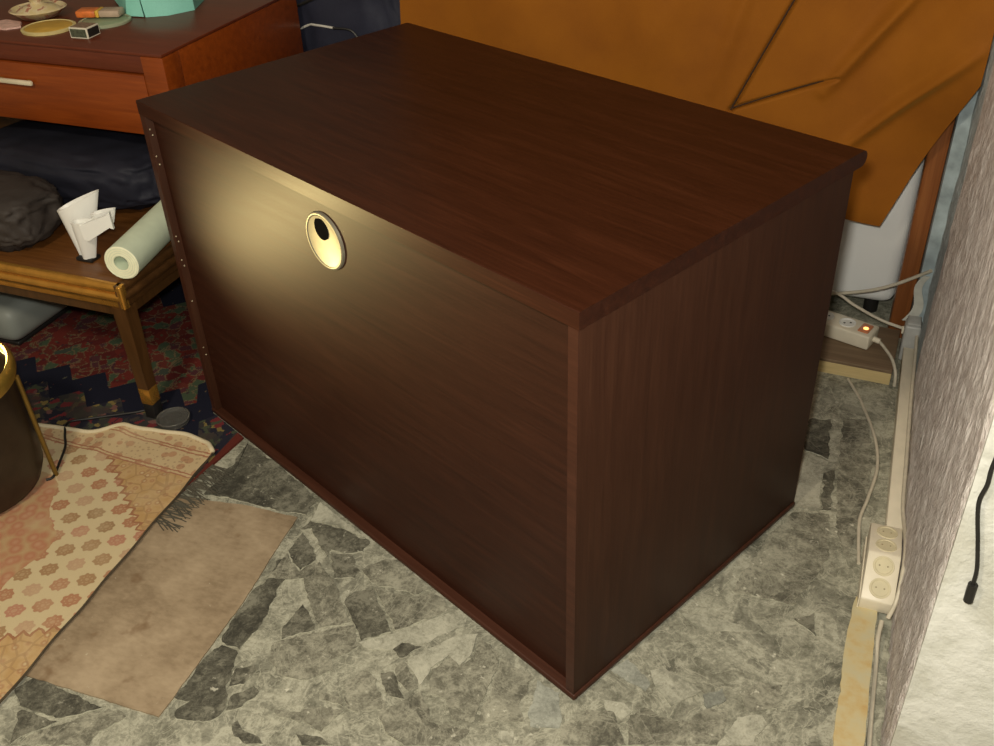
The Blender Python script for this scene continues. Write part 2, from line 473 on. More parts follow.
def add_lathe(bm, prof, seg=48, M=None):
    """Revolve (r, z) pairs about Z; M moves the result."""
    M = M or Matrix.Identity(4)
    rings = []
    for r, z in prof:
        if r < 1e-6: rings.append([bm.verts.new(M @ Vector((0, 0, z)))])
        else: rings.append([bm.verts.new(M @ Vector((r * math.cos(2 * math.pi * k / seg), r * math.sin(2 * math.pi * k / seg), z))) for k in range(seg)])
    for A, B in zip(rings, rings[1:]):
        for k in range(seg):
            k2 = (k + 1) % seg
            if len(A) == 1 and len(B) == 1: continue
            if len(A) == 1: bm.faces.new((A[0], B[k], B[k2]))
            elif len(B) == 1: bm.faces.new((A[k], A[k2], B[0]))
            else: bm.faces.new((A[k], A[k2], B[k2], B[k]))
    return bm

def lathe(name, prof, mat, parent=None, seg=48, M=None, smooth=35):
    bm = bmesh.new(); add_lathe(bm, prof, seg, M)
    return mesh_obj(name, bm, mat, parent, smooth)

def fbm(p, oct=4):
    s = 0; a = 1
    for i in range(oct):
        s += a * noise.noise(p); p = p * 2.03 + Vector((3.1, 1.7, 5.3)); a *= 0.5
    return s

def rough_edge(poly, step=0.012, amp=0.0025, seed=0.0):
    """Break long straight edges into slightly uneven ones."""
    out = []
    n = len(poly)
    for i in range(n):
        a = Vector(poly[i]); b = Vector(poly[(i + 1) % n]); L = (b - a).length
        k = max(1, int(L / step)); nrm = Vector((-(b - a).y, (b - a).x)).normalized()
        for j in range(k):
            t = j / k; p = a.lerp(b, t)
            if j: p += nrm * amp * fbm(Vector((p.x * 45 + seed, p.y * 45, seed)), 3)
            out.append((p.x, p.y))
    return out

# ------------------------------------------------------------------ the setting
WX = 0.482      # face of the right wall
bm = bmesh.new()
add_box(bm, (-3.0, -2.6, -0.10), (0.452, 2.3, 0.0))
add_box(bm, (0.452, 0.50, -0.10), (0.60, 2.3, 0.0))
add_box(bm, (0.452, 0.02, -0.10), (0.60, 0.50, -0.022))
add_box(bm, (0.452, -2.6, -0.10), (2.2, 0.02, 0.0))
floor = struct(mesh_obj('floor', bm, FLOOR), 'scraped grey-green cement floor with glue residue')

FLAKES = [
    ('d', [(-0.635,0.121), (-0.609,0.123), (-0.602,0.084), (-0.586,0.005), (-0.581,-0.037), (-0.586,-0.093), (-0.625,-0.089), (-0.635,-0.05), (-0.64,0.031), (-0.63,0.067)]),
    ('d', [(-0.621,-0.095), (-0.589,-0.096), (-0.573,-0.128), (-0.565,-0.167), (-0.55,-0.182), (-0.539,-0.214), (-0.545,-0.23), (-0.578,-0.245), (-0.61,-0.248), (-0.615,-0.235), (-0.604,-0.215), (-0.633,-0.217), (-0.63,-0.187), (-0.634,-0.144), (-0.629,-0.114)]),
    ('d', [(-0.568,-0.13), (-0.543,-0.112), (-0.529,-0.118), (-0.537,-0.154), (-0.559,-0.168)]),
    ('d', [(-0.544,-0.183), (-0.518,-0.152), (-0.504,-0.158), (-0.515,-0.194), (-0.536,-0.21)]),
    ('d', [(-0.509,-0.232), (-0.506,-0.219), (-0.483,-0.233), (-0.455,-0.235), (-0.443,-0.243), (-0.468,-0.252), (-0.495,-0.247)]),
    ('m', [(-0.461,-0.18), (-0.435,-0.176), (-0.414,-0.163), (-0.374,-0.143), (-0.35,-0.145), (-0.36,-0.169), (-0.366,-0.191), (-0.402,-0.184), (-0.451,-0.189)]),
    ('d', [(-0.402,-0.209), (-0.381,-0.204), (-0.355,-0.202), (-0.334,-0.207), (-0.383,-0.224)]),
    ('m', [(-0.579,0.106), (-0.558,0.141), (-0.509,0.11), (-0.43,0.027), (-0.476,-0.005), (-0.517,0.035)]),
    ('d', [(-0.533,0.036), (-0.503,0.015), (-0.48,-0.01), (-0.508,-0.029), (-0.527,-0.048), (-0.539,-0.028)]),
    ('m', [(-0.539,-0.061), (-0.475,-0.015), (-0.421,0.024), (-0.39,-0.017), (-0.421,-0.057), (-0.404,-0.079), (-0.445,-0.11), (-0.495,-0.117), (-0.524,-0.094)]),
    ('m', [(-0.408,-0.124), (-0.361,-0.123), (-0.356,-0.137), (-0.401,-0.137)]),
    ('m', [(-0.376,-0.096), (-0.361,-0.069), (-0.323,-0.141), (-0.342,-0.132)]),
    ('d', [(-0.463,0.067), (-0.457,0.095), (-0.439,0.106), (-0.429,0.114), (-0.35,0.032), (-0.391,-0.004)]),
    ('m', [(-0.425,0.116), (-0.344,0.117), (-0.317,0.145), (-0.265,0.117), (-0.345,0.038)]),
    ('m', [(-0.47,0.15), (-0.441,0.188), (-0.414,0.198), (-0.323,0.148), (-0.348,0.125), (-0.438,0.128)]),
    ('d', [(-0.33,-0.002), (-0.321,0.016), (-0.284,0.02), (-0.311,-0.015)]),
    ('m', [(-0.313,-0.03), (-0.302,-0.017), (-0.255,-0.059), (-0.265,-0.073), (-0.296,-0.057)]),
    ('p', [(-0.297,-0.013), (-0.233,0.066), (-0.202,0.079), (-0.197,0.036), (-0.207,0.005), (-0.232,0.019), (-0.251,-0.017), (-0.253,-0.056)]),
    ('m', [(-0.377,-0.092), (-0.352,-0.058), (-0.328,-0.068), (-0.301,-0.102), (-0.285,-0.116), (-0.338,-0.138), (-0.361,-0.123)]),
    ('d', [(-0.327,-0.055), (-0.308,-0.045), (-0.279,-0.078), (-0.266,-0.089), (-0.293,-0.091), (-0.314,-0.075)]),
    ('m', [(-0.234,-0.057), (-0.248,-0.019), (-0.23,0.015), (-0.205,0.001), (-0.191,0.035), (-0.197,0.073), (-0.148,0.051), (-0.144,-0.014), (-0.14,-0.09), (-0.18,-0.1), (-0.2,-0.066), (-0.234,-0.067)]),
    ('m', [(-0.143,0.046), (-0.079,0.025), (-0.082,-0.039), (-0.064,-0.063), (-0.133,-0.091), (-0.14,-0.012)]),
    ('m', [(-0.295,-0.128), (-0.244,-0.068), (-0.203,-0.114), (-0.142,-0.108), (-0.146,-0.139), (-0.228,-0.169), (-0.264,-0.159)]),
    ('b', [(-0.065,-0.033), (-0.071,0.021), (-0.028,0.01), (-0.007,-0.055), (-0.052,-0.068)]),
    ('p', [(-0.096,-0.094), (-0.073,-0.086), (-0.068,-0.111), (-0.086,-0.118)]),
    ('p', [(-0.393,-0.008), (-0.34,0.035), (-0.262,0.115), (-0.234,0.106), (-0.231,0.091), (-0.287,0.025), (-0.322,0.019), (-0.331,-0.004), (-0.381,-0.015)]),
    ('p', [(0.102,0.104), (0.119,0.12), (0.192,0.091), (0.152,0.045), (0.113,0.082)]),
    ('b', [(0.195,0.084), (0.223,0.108), (0.233,0.087), (0.208,0.06)]),
    ('p', [(0.122,0.245), (0.207,0.253), (0.25,0.246), (0.171,0.218)]),
    ('m', [(0.249,0.105), (0.277,0.141), (0.316,0.148), (0.313,0.097), (0.269,0.075)]),
    ('p', [(0.247,0.031), (0.256,0.061), (0.292,0.077), (0.304,0.063), (0.289,0.035), (0.288,0.017), (0.239,-0.001)]),
    ('m', [(-0.004,-0.047), (0.029,-0.005), (0.067,0.003), (0.102,-0.05), (0.003,-0.085)]),
    ('m', [(0.093,0.006), (0.111,0.028), (0.148,0.019), (0.185,0.027), (0.204,0.056), (0.24,0.07), (0.242,0.041), (0.235,-0.002), (0.104,-0.049)]),
    ('d', [(0.313,0.297), (0.355,0.269), (0.346,0.324)]),
    ('b', [(0.04,0.082), (0.06,0.115), (0.109,0.077), (0.106,0.059)]),
    ('p', [(0.041,0.021), (0.079,0.025), (0.095,0.013), (0.082,-0.007), (0.051,0.006)]),
    ('d', [(-0.898,0.416), (-0.768,0.358), (-0.651,0.297), (-0.649,0.248), (-0.726,0.241), (-0.839,0.241), (-0.888,0.233), (-0.882,0.305), (-0.892,0.396)]),
    ('d', [(-0.638,0.207), (-0.632,0.236), (-0.564,0.237), (-0.489,0.222), (-0.492,0.194), (-0.515,0.18), (-0.552,0.178), (-0.545,0.153), (-0.586,0.188), (-0.618,0.219)]),
    ('d', [(-0.631,0.148), (-0.63,0.201), (-0.574,0.156), (-0.567,0.143), (-0.582,0.11), (-0.607,0.123)]),
    ('d', [(-0.548,0.171), (-0.506,0.179), (-0.473,0.147), (-0.473,0.125), (-0.509,0.113)]),
    ('m', [(-0.63,0.071), (-0.629,0.142), (-0.605,0.117), (-0.58,0.106), (-0.564,0.136), (-0.526,0.103)]),
    ('p', [(-0.641,0.292), (-0.496,0.226), (-0.567,0.242), (-0.632,0.239)]),
    ('d', [(0.266,0.831), (0.27,0.893), (0.315,0.908), (0.324,0.764), (0.272,0.784)]),
    ('d', [(0.319,0.716), (0.34,0.741), (0.345,0.604), (0.326,0.597)]),
    ('m', [(0.338,0.916), (0.393,0.934), (0.415,0.704), (0.397,0.573), (0.389,0.464), (0.358,0.56), (0.347,0.725)]),
    ('p', [(0.27,0.776), (0.325,0.757), (0.315,0.718), (0.323,0.598), (0.275,0.588)]),
    ('m', [(0.238,0.487), (0.278,0.577), (0.343,0.591), (0.356,0.467), (0.309,0.331), (0.199,0.327)]),
    ('d', [(-0.904,-0.295), (-0.889,-0.265), (-0.753,-0.274), (-0.729,-0.272), (-0.79,-0.316), (-0.87,-0.319)]),
    ('d', [(-0.861,-0.324), (-0.787,-0.322), (-0.826,-0.367), (-0.831,-0.383), (-0.865,-0.331)]),
    ('m', [(-0.81,-0.355), (-0.724,-0.272), (-0.686,-0.276), (-0.71,-0.314), (-0.708,-0.341), (-0.826,-0.383)]),
]

TONE = {'d': FL_DARK, 'm': FL_MID, 'p': FL_PALE, 'b': FL_BLUE}
for i, (tone, poly) in enumerate(FLAKES):
    poly = rough_edge(poly, 0.006, 0.0055 if tone != 'p' else 0.003, i * 1.37)
    bm = bmesh.new()
    try:
        fs = add_prism(bm, poly, 0.0, 0.0016 + 0.0008 * random.random())
        top = fs[1]
        for f in fs: f.material_index = 1
        top.material_index = 0
        r = bmesh.ops.inset_individual(bm, faces=[top], thickness=0.0017, depth=-0.0004 if tone == 'd' else 0.0)
        for f in r['faces']: f.material_index = 1
        top.material_index = 0
        bmesh.ops.triangulate(bm, faces=[f for f in bm.faces if len(f.verts) > 4])
    except Exception as ex:
        print('flake', i, ex)
    mesh_obj('floor_flake', bm, [TONE[tone], FL_RIM if tone in 'dm' else TONE[tone]], floor)

# brown square of old flooring
bm = bmesh.new()
add_prism(bm, rough_edge([(-0.965, -0.268), (-0.634, -0.258), (-0.640, 0.0), (-0.655, 0.15), (-0.662, 0.236), (-0.78, 0.232), (-0.965, 0.205)], 0.012, 0.002, 4.0), 0.0, 0.0030)
bmesh.ops.triangulate(bm, faces=[f for f in bm.faces if len(f.verts) > 4])
mesh_obj('hardboard_patch', bm, PATCH, floor)['label'] = 'brown rectangle of old hardboard flooring'
# cream strip along the wall
bm = bmesh.new()
add_prism(bm, rough_edge([(0.398, -2.4), (0.449, -2.4), (0.449, 0.372), (0.412, 0.385), (0.404, 0.30)], 0.015, 0.003, 9.0), 0.0, 0.004)
bmesh.ops.triangulate(bm, faces=[f for f in bm.faces if len(f.verts) > 4])
mesh_obj('floor_edge_strip', bm, STRIP, floor)['label'] = 'cream and ochre stained strip along the wall'

wall = struct(box('wall_right', (WX, 0.055, -0.10), (2.2, 2.3, 2.6), WALLWHITE), 'right wall, rough pinkish plaster with a white end face')
# rough coat over the plaster, ragged at its near edge
NY, NZ = 215, 330
bm = bmesh.new(); G = []
for j in range(NZ + 1):
    z = -0.02 + 2.4 * (j / NZ) ** 1.15
    y0 = 0.060 + 0.006 * abs(fbm(Vector((0, 0, z * 9)), 3)) + 0.003 * noise.noise(Vector((0, 3, z * 60)))
    y1 = 1.262
    row = []
    for i in range(NY + 1):
        y = y0 + (y1 - y0) * i / NY
        h = 0.0045 + 0.0036 * fbm(Vector((y * 55, 0.3, z * 13)), 4)
        if i in (0, NY): h = -0.001
        row.append(bm.verts.new((WX - h, y, z)))
    G.append(row)
for j in range(NZ):
    for i in range(NY):
        bm.faces.new((G[j][i], G[j][i + 1], G[j + 1][i + 1], G[j + 1][i]))
mesh_obj('rough_plaster_coat', bm, WALLROUGH, wall, 180)
struct(box('wall_back', (-3.0, 2.0, 0.0), (0.482, 2.1, 2.6), WALLPLAIN), 'dim back wall behind the curtain')
struct(box('wall_left', (-2.75, -2.6, 0.0), (-2.65, 2.0, 2.6), WALLPLAIN), 'dim left wall')

# wooden post in the corner
bm = bmesh.new()
add_box(bm, (0.408, 1.300, 0.0), (0.450, 1.355, 2.6), 0.006, 2)
struct(mesh_obj('trim_1', bm, POSTWOOD, None, 40), 'orange-brown wooden post beside the right wall')

# blue-grey painted upright between post and wall
bm = bmesh.new()
poly = rough_edge([(0.4515, 1.268), (0.4815, 1.262), (0.4815, 1.350), (0.4515, 1.350)], 0.01, 0.002, 6.0)
add_prism(bm, poly, 0.0, 2.6)
struct(mesh_obj('trim_2', bm, BLUEPAINT, None, 50), 'blue-grey painted upright between the post and the rough wall')

# ------------------------------------------------------------------ cabinet
AZ = math.radians(-25.0)
CW, CDT, CDS, CT, CH = 1.142, 0.6840, 0.650, 0.027, 0.750
cab = thing('cabinet', 'large dark brown wooden cabinet with inset panel and round metal grommet', 'cabinet', (0, 0, 0), AZ)
# top, with a rounded nose on the far edge
bm = bmesh.new()
prof = [(0, CH - CT), (0, CH - 0.001), (0.001, CH)]
for k in range(0, 9):
    a = math.pi / 2 - math.pi * k / 8
    prof.append((CDT - 0.0135 + 0.0135 * math.cos(a), CH - CT / 2 + CT / 2 * math.sin(a)))
add_prism(bm, prof, -CW, 0, axis=0)
mesh_obj('top_panel', bm, LAMX, cab, 30)
for x0 in (-CW + 0.001, -0.019):
    box('side_panel', (x0, 0.001, 0.0181), (x0 + 0.018, CDS, CH - CT), LAMZ, cab, 0.0012, 2)
box('shade_gap_runner', (-CW + 0.012, 0.010, 0.0), (-0.012, 0.030, 0.0045), BLACK, cab)  # added black runners, deepen the shadow line under the cabinet
box('shade_gap_runner', (-CW + 0.012, CDS - 0.030, 0.0), (-0.012, CDS - 0.010, 0.0045), BLACK, cab)
box('bottom_panel', (-CW - 0.001, -0.002, 0.0046), (0.002, CDS + 0.002, 0.018), EDGE, cab, 0.004, 3)
box('inset_panel', (-CW + 0.019, 0.016, 0.0181), (-0.019, 0.022, CH - CT), LAMP, cab)
box('rear_panel', (-CW + 0.019, CDS - 0.02, 0.0181), (-0.019, CDS - 0.004, CH - CT), LAMX, cab)
# edge banding on the near edges of the sides and the top
for x0 in (-CW + 0.001, -0.019):
    box('edge_band', (x0 + 0.0005, 0.0002, 0.0185), (x0 + 0.0175, 0.0012, CH - CT - 0.0005), EDGE, cab)
# fasteners on the inner face of the left side
bm0 = bmesh.new(); add_lathe(bm0, [(0, 0.0012), (0.0015, 0.0008), (0.0019, 0)], 10, Matrix.Rotation(math.pi / 2, 4, 'Y'))
SCREW = plain('worn_screw_heads', (0.45, 0.38, 0.26), 0.4, 0.6, 0.1)
scr = mesh_obj('screw_head', bm0, SCREW, cab, 60)
first = True
for z, dy in ((0.695, 0.006), (0.683, 0.009), (0.640, 0.006), (0.622, 0.009), (0.465, 0.006), (0.452, 0.009), (0.410, 0.006), (0.395, 0.009), (0.31, 0.007), (0.19, 0.007), (0.17, 0.009)):
    s = scr if first else scr.copy()
    if not first:
        COL.objects.link(s); s.parent = cab
    first = False
    s.location = (-CW + 0.019, dy, z)
# round grommet: ring, dished cover, cable hole
GM = Matrix.Translation((-0.570, 0.016, 0.643)) @ Matrix.Rotation(math.pi / 2, 4, 'X') @ Matrix.Scale(0.89, 4)
grom = lathe('grommet_ring', [(0.0500, -0.001), (0.0500, 0.0044), (0.0515, 0.0054), (0.0545, 0.0054), (0.0565, 0.0042), (0.0575, 0)], CHROME, cab, 64, GM)
bm = bmesh.new(); add_lathe(bm, [(0.0, 0.0004), (0.012, 0.0005), (0.024, 0.0011), (0.036, 0.0021), (0.044, 0.0031), (0.0502, 0.0041)], 64, GM)
mesh_obj('dished_cover', bm, CHROME, grom, 180)
bm = bmesh.new()
add_prism(bm, [(0.0205 * math.cos(a) - 0.006, 0.0225 * math.sin(a) + 0.0235) for a in [2 * math.pi * k / 28 for k in range(28)]], 0.0003, 0.0032)
bm.transform(GM)
mesh_obj('cable_hole', bm, plain('matt_black_hole', (0.008, 0.007, 0.006), 1.0, 0, 0.1, 40, 0, 0.0), grom)

# ------------------------------------------------------------------ curtain
CREASES = [((-0.028, 0.552), (0.20, 1.07), 0.0040, 0.022), ((-0.028, 0.556), (0.195, 0.652), 0.0036, 0.018)]
FOLDS = [((0.36, 0.90), (0.17, 0.62), 0.016, -0.026), ((0.46, 0.75), (0.225, 0.49), 0.014, -0.022),
         ((0.47, 0.95), (0.30, 0.70), 0.03, 0.010), ((-0.116, 0.90), (-0.35, 0.50), 0.05, -0.010), ((0.02, 0.95), (-0.075, 0.60), 0.020, -0.010)]
def seg_d(x, z, a, b):
    ax, az = a; bx, bz = b; L2 = (bx - ax) ** 2 + (bz - az) ** 2
    t = ((x - ax) * (bx - ax) + (z - az) * (bz - az)) / L2
    tc = min(1, max(0, t))
    return math.hypot(x - ax - (bx - ax) * tc, z - az - (bz - az) * tc), tc
NX, NZ = 300, 330
bm = bmesh.new(); G = []
for j in range(NZ + 1):
    v = j / NZ
    z = 0.322 + (0.70 * v / 0.72 if v < 0.72 else 0.70 + 1.0 * (v - 0.72) / 0.28)
    xr = min(0.4735, 0.345 + (z - 0.336) * 0.373)
    xl = -0.853 + 0.006 * math.sin(z * 9)
    row = []
    for i in range(NX + 1):
        x = xl + (xr - xl) * i / NX
        dy = 0.010 * fbm(Vector((x * 3.0, 0, z * 1.6)), 2) + 0.006 * math.sin(x * 17 + z * 2)
        sx = min(1, max(0, (x - 0.22) / 0.25)); sz = min(1, max(0, (z - 0.45) / 0.30))
        dy -= 0.085 * sx * sx * (3 - 2 * sx) * sz * sz * (3 - 2 * sz)
        for a, b, w, h in CREASES:
            d, t = seg_d(x, z, a, b); dy += h * (1 - 0.4 * t) * math.exp(-(d / w) ** 2)
        for a, b, w, h in FOLDS:
            d, t = seg_d(x, z, a, b); dy += h * math.sin(math.pi * min(1, max(0.0, t * 0.8 + 0.1))) * math.exp(-(d / w) ** 2)
        zz = z + (0.012 * math.sin(x * 11.0) * max(0, 1 - v * 8))
        row.append(bm.verts.new((x, 1.262 + min(dy, 0.032), zz)))
    G.append(row)
for j in range(NZ):
    for i in range(NX):
        bm.faces.new((G[j][i], G[j][i + 1], G[j + 1][i + 1], G[j + 1][i]))
cur = thing('curtain', 'ochre orange velvet curtain hanging behind the cabinet', 'curtain', (0, 0, 0))
mesh_obj('curtain_cloth', bm, CURTAIN, cur, 180)
CREASESHADE = plain('crease_shade', (0.035, 0.014, 0.004), 0.9, 0, 0.1)  # dark tubes laid in the creases, fold shade put into their colour
tube('crease_shade_line', [(-0.028, 1.266, 0.555), (0.031, 1.267, 0.69), (0.084, 1.264, 0.81), (0.20, 1.262, 1.07)], 0.0019, CREASESHADE, cur, 8, 6)
tube('crease_shade_line', [(-0.028, 1.266, 0.558), (0.08, 1.263, 0.606), (0.19, 1.262, 0.65)], 0.0016, CREASESHADE, cur, 8, 6)
tube('hem', [(-0.853, 1.262, 0.322), (-0.3, 1.262, 0.325), (0.0, 1.262, 0.322), (0.2, 1.262, 0.327), (0.338, 1.262, 0.322)], 0.003, CURTAIN, cur, 8, 6)
tube('curtain_rod', [(-0.95, 1.262, 2.03), (0.478, 1.262, 2.03)], 0.012, OLDBRASS, cur, 12, 2, False)

# ------------------------------------------------------------------ rugs
bm = bmesh.new()
add_prism(bm, [(-2.35, 0.10), (-0.955, 0.10), (-0.935, 0.22), (-0.912, 0.4225), (-1.0385, 0.4815), (-0.9290, 0.7230), (-0.9290, 1.045), (-2.35, 1.045)], 0.0, 0.006)
drug = thing('patterned_rug', 'dark navy and red patterned rug lying under the low table', 'rug')
mesh_obj('rug_pile', bm, DARKRUG, drug)
bm = bmesh.new(); random.seed(3)
for k in range(120):
    y = 0.125 + 0.20 * random.random()
    L = 0.035 + 0.040 * random.random(); dy = random.uniform(-0.03, 0.012)
    x = -0.938 + 0.09 * max(0, y - 0.2)
    add_tube(bm, [(x, y, 0.0045), (x + L * 0.5, y + dy * 0.4 + random.uniform(-0.004, 0.004), 0.0062), (x + L, y + dy, 0.0048)], 0.0011, 4, 3)
fr = mesh_obj('fringe', bm, FRINGE, drug); fr['kind'] = 'stuff'

def far_edge(x):
    P = [(-2.0, 0.28), (-1.45, 0.285), (-1.34, 0.300), (-1.257, 0.310), (-1.179, 0.352), (-1.10, 0.366), (-1.037, 0.376), (-0.975, 0.366), (-0.944, 0.342)]
    for (a, b), (c, d) in zip(P, P[1:]):
        if x <= c:
            t = (x - a) / (c - a); t = t * t * (3 - 2 * t) if a > -1.3 else t
            return b + (d - b) * t
    return P[-1][1]
def rug_z(x, y):
    d, t = seg_d(x, y, (-1.179, 0.374), (-1.205, 0.14))
    z = 0.0090 + 0.010 * (1 - t) * math.exp(-(d / 0.030) ** 2)
    z += 0.004 * max(0, 1 - (far_edge(x) - y) / 0.04) ** 2
    z += 0.0015 * fbm(Vector((x * 7, y * 7, 0)), 2)
    return z
NX, NYR = 120, 120
bm = bmesh.new(); TOP = []; BOT = []
for j in range(NYR + 1):
    rt, rb = [], []
    for i in range(NX + 1):
        v = j / NYR
        x = -2.0 + (-0.944 + 2.0) * (i / NX) ** 0.8
        fy = far_edge(x)
        y = -0.75 + (fy + 0.75) * v
        x += (i / NX) ** 4 * (0.064 * (1 - v) + 0.006 + 0.0015 * math.sin(y * 40))
        z = rug_z(x, y)
        rt.append(bm.verts.new((x, y, z + 0.006))); rb.append(bm.verts.new((x, y, z - 0.001)))
    TOP.append(rt); BOT.append(rb)
for j in range(NYR):
    for i in range(NX):
        bm.faces.new((TOP[j][i], TOP[j][i + 1], TOP[j + 1][i + 1], TOP[j + 1][i]))
        bm.faces.new((BOT[j][i], BOT[j + 1][i], BOT[j + 1][i + 1], BOT[j][i + 1]))
RUGEDGE = plain('dark_rug_edge', (0.10, 0.075, 0.045), 0.9, 0, 0.2)  # darker colour on the side and near edges
def wallq(a, b, c, d, mi=1):
    f = bm.faces.new((a, b, c, d)); f.material_index = mi
for j in range(NYR):
    wallq(TOP[j][NX], BOT[j][NX], BOT[j + 1][NX], TOP[j + 1][NX]); wallq(TOP[j][0], TOP[j + 1][0], BOT[j + 1][0], BOT[j][0])
for i in range(NX):
    wallq(TOP[NYR][i], TOP[NYR][i + 1], BOT[NYR][i + 1], BOT[NYR][i], 2); wallq(TOP[0][i], BOT[0][i], BOT[0][i + 1], TOP[0][i + 1])
edge_pts = [TOP[NYR][i].co.copy() for i in range(0, NX + 1, 3)]
crug = thing('cream_rug', 'cream rug with brown and pink rosettes, edge ruffled, in the foreground', 'rug')
mesh_obj('rug_pile', bm, [CREAMRUG, RUGEDGE, CREAMFRINGE], crug, 60)
bm = bmesh.new()
add_tube(bm, [p + Vector((0, 0.001, -0.001)) for p in edge_pts], 0.0055, 8, 2)
mesh_obj('rug_selvedge', bm, CREAMFRINGE, crug, 180)

# ------------------------------------------------------------------ low table
LX, LY = -1.135, 0.408
tb = thing('low_table', 'low brown wooden table with shiny brass moulding, bags on it', 'table', (LX, LY, 0.006))
TZ = 0.354   # local top height
box('tabletop', (-1.0, 0.012, TZ - 0.030), (-0.012, 0.62, TZ), TABLEWOOD, tb, 0.003)
def moulding(name, along_x):
    bm = bmesh.new()
    prof = [(0.016, -0.055), (0.006, -0.055), (0.004, -0.046), (0.004, -0.040), (0.0, -0.036), (-0.002, -0.030), (0.0, -0.024), (0.005, -0.021), (0.005, -0.018), (0.001, -0.014), (0.0, -0.008), (0.002, -0.002), (0.007, 0.002), (0.016, 0.002)]
    if along_x:
        add_prism(bm, [(a, TZ + b) for a, b in prof], -1.0, 0.0, axis=0)
    else:
        add_prism(bm, [(-a, TZ + b) for a, b in prof], 0.0005, 0.62, axis=1)
    return mesh_obj(name, bm, BRASS if along_x else SHADEDTABLE, tb, 50)
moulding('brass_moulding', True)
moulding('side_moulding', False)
box('corner_cap', (-0.010, -0.0030, TZ - 0.054), (0.0030, 0.010, TZ + 0.0025), BRASS, tb, 0.004, 3)
box('apron', (-0.98, 0.018, TZ - 0.085), (-0.05, 0.034, TZ - 0.055), SHADEDTABLE, tb)
box('apron', (-0.034, 0.05, TZ - 0.085), (-0.018, 0.60, TZ - 0.055), SHADEDTABLE, tb)
for lx, ly in ((-0.022, 0.020), (-0.978, 0.020), (-0.022, 0.60), (-0.978, 0.60)):
    bm = bmesh.new()
    vs = []
    for z, h in ((0.0, 0.013), (TZ - 0.056, 0.018)):
        vs.append([bm.verts.new((lx + a * h, ly + b * h, z)) for a, b in ((-1, -1), (1, -1), (1, 1), (-1, 1))])
    for k in range(4): bm.faces.new((vs[0][k], vs[0][(k + 1) % 4], vs[1][(k + 1) % 4], vs[1][k]))
    bm.faces.new(vs[0][::-1]); bm.faces.new(vs[1])
    lg = mesh_obj('leg', bm, SHADEDTABLE, tb)
    h = 0.0150
    box('brass_band', (lx - h, ly - h, 0.040), (lx + h, ly + h, 0.082), BRASS, lg, 0.001)
    box('foot', (lx - 0.0142, ly - 0.0142, 0.0), (lx + 0.0142, ly + 0.0142, 0.040), BLACK, lg, 0.001)

# ------------------------------------------------------------------ foam roll on the table
ra = Vector((-1.138, 0.436, 0.405)); rb_ = Vector((-1.194, 0.740, 0.405)); axis = (rb_ - ra).normalized()
L = (rb_ - ra).length
roll = thing('foam_roll', 'pale green foam roll lying on the edge of the low table', 'roll', tuple(ra))
RM = axis.to_track_quat('Z', 'Y').to_matrix().to_4x4()
bm = bmesh.new()
add_lathe(bm, [(0.0165, 0.0), (0.0370, 0.0), (0.0385, 0.0015), (0.0385, L), (0.0165, L), (0.0165, 0.0)], 48, RM)
for f in bm.faces:
    c = RM.inverted() @ f.calc_center_median()
    f.material_index = 1 if c.z < 0.0016 else 0
mesh_obj('roll_body', bm, [PAPERROLL, ROLLEND], roll, 40)
bm = bmesh.new(); sp = []
for k in range(90):
    a = k * 0.28; r = 0.017 + 0.021 * k / 90
    sp.append(RM @ Vector((r * math.cos(a), r * math.sin(a), -0.0002)))
add_tube(bm, sp, 0.0004, 4, 1)
mesh_obj('spiral_edge', bm, PAPERROLL, roll)

# ------------------------------------------------------------------ white plastic clip holder on the table
wb = thing('plastic_holder', 'white folded plastic holder standing on the low table', 'holder', (-1.290, 0.502, 0.360))
def loft(name, bot, top, mat, parent, shell=None):
    bm = bmesh.new()
    B = [bm.verts.new(p) for p in bot]; T = [bm.verts.new(p) for p in top]; n = len(B)
    for k in range(n): bm.faces.new((B[k], B[(k + 1) % n], T[(k + 1) % n], T[k]))
    bm.faces.new(B[::-1])
    if shell:
        cen = sum((Vector(p) for p in top), Vector()) / n
        I = [bm.verts.new(Vector(p).lerp(cen, shell) ) for p in top]
        J = [bm.verts.new(Vector(p).lerp(cen, shell + 0.35) + Vector((0, 0, -0.022))) for p in top]
        for k in range(n):
            bm.faces.new((T[k], T[(k + 1) % n], I[(k + 1) % n], I[k])); bm.faces.new((I[k], I[(k + 1) % n], J[(k + 1) % n], J[k]))
        bm.faces.new(J)
    else:
        bm.faces.new(T)
    return mesh_obj(name, bm, mat, parent, 40)
def tear(cx, cy, z, L, w, ang, tilt=0.0, n=22):
    out = []
    for k in range(n):
        a = 2 * math.pi * k / n
        u = L * 0.5 * math.cos(a); v = w * 0.5 * math.sin(a) * (0.72 - 0.28 * math.cos(a))
        out.append((cx + u * math.cos(ang) - v * math.sin(ang), cy + u * math.sin(ang) + v * math.cos(ang), z + u * tilt))
    return out
loft('large_cup', tear(-0.008, 0.002, 0.008, 0.032, 0.022, 0.5), tear(0.004, 0.010, 0.136, 0.100, 0.046, 0.45, 0.42), WHITEPL, wb, 0.10)
loft('small_cup', tear(0.012, -0.012, 0.008, 0.028, 0.020, 0.5), tear(0.034, -0.018, 0.104, 0.058, 0.036, 0.4, 0.05), WHITEPL, wb, 0.12)
loft('small_cup', tear(0.066, 0.006, 0.088, 0.040, 0.020, 0.45, 0.25), tear(0.068, 0.008, 0.120, 0.056, 0.030, 0.45, 0.20), WHITEPL, wb, 0.12)
bm = bmesh.new()
add_prism(bm, [(0.034, 0.066), (0.044, 0.064), (0.096, 0.094), (0.104, 0.090), (0.104, 0.130), (0.094, 0.122), (0.032, 0.100)], -0.030, -0.022, axis=1)
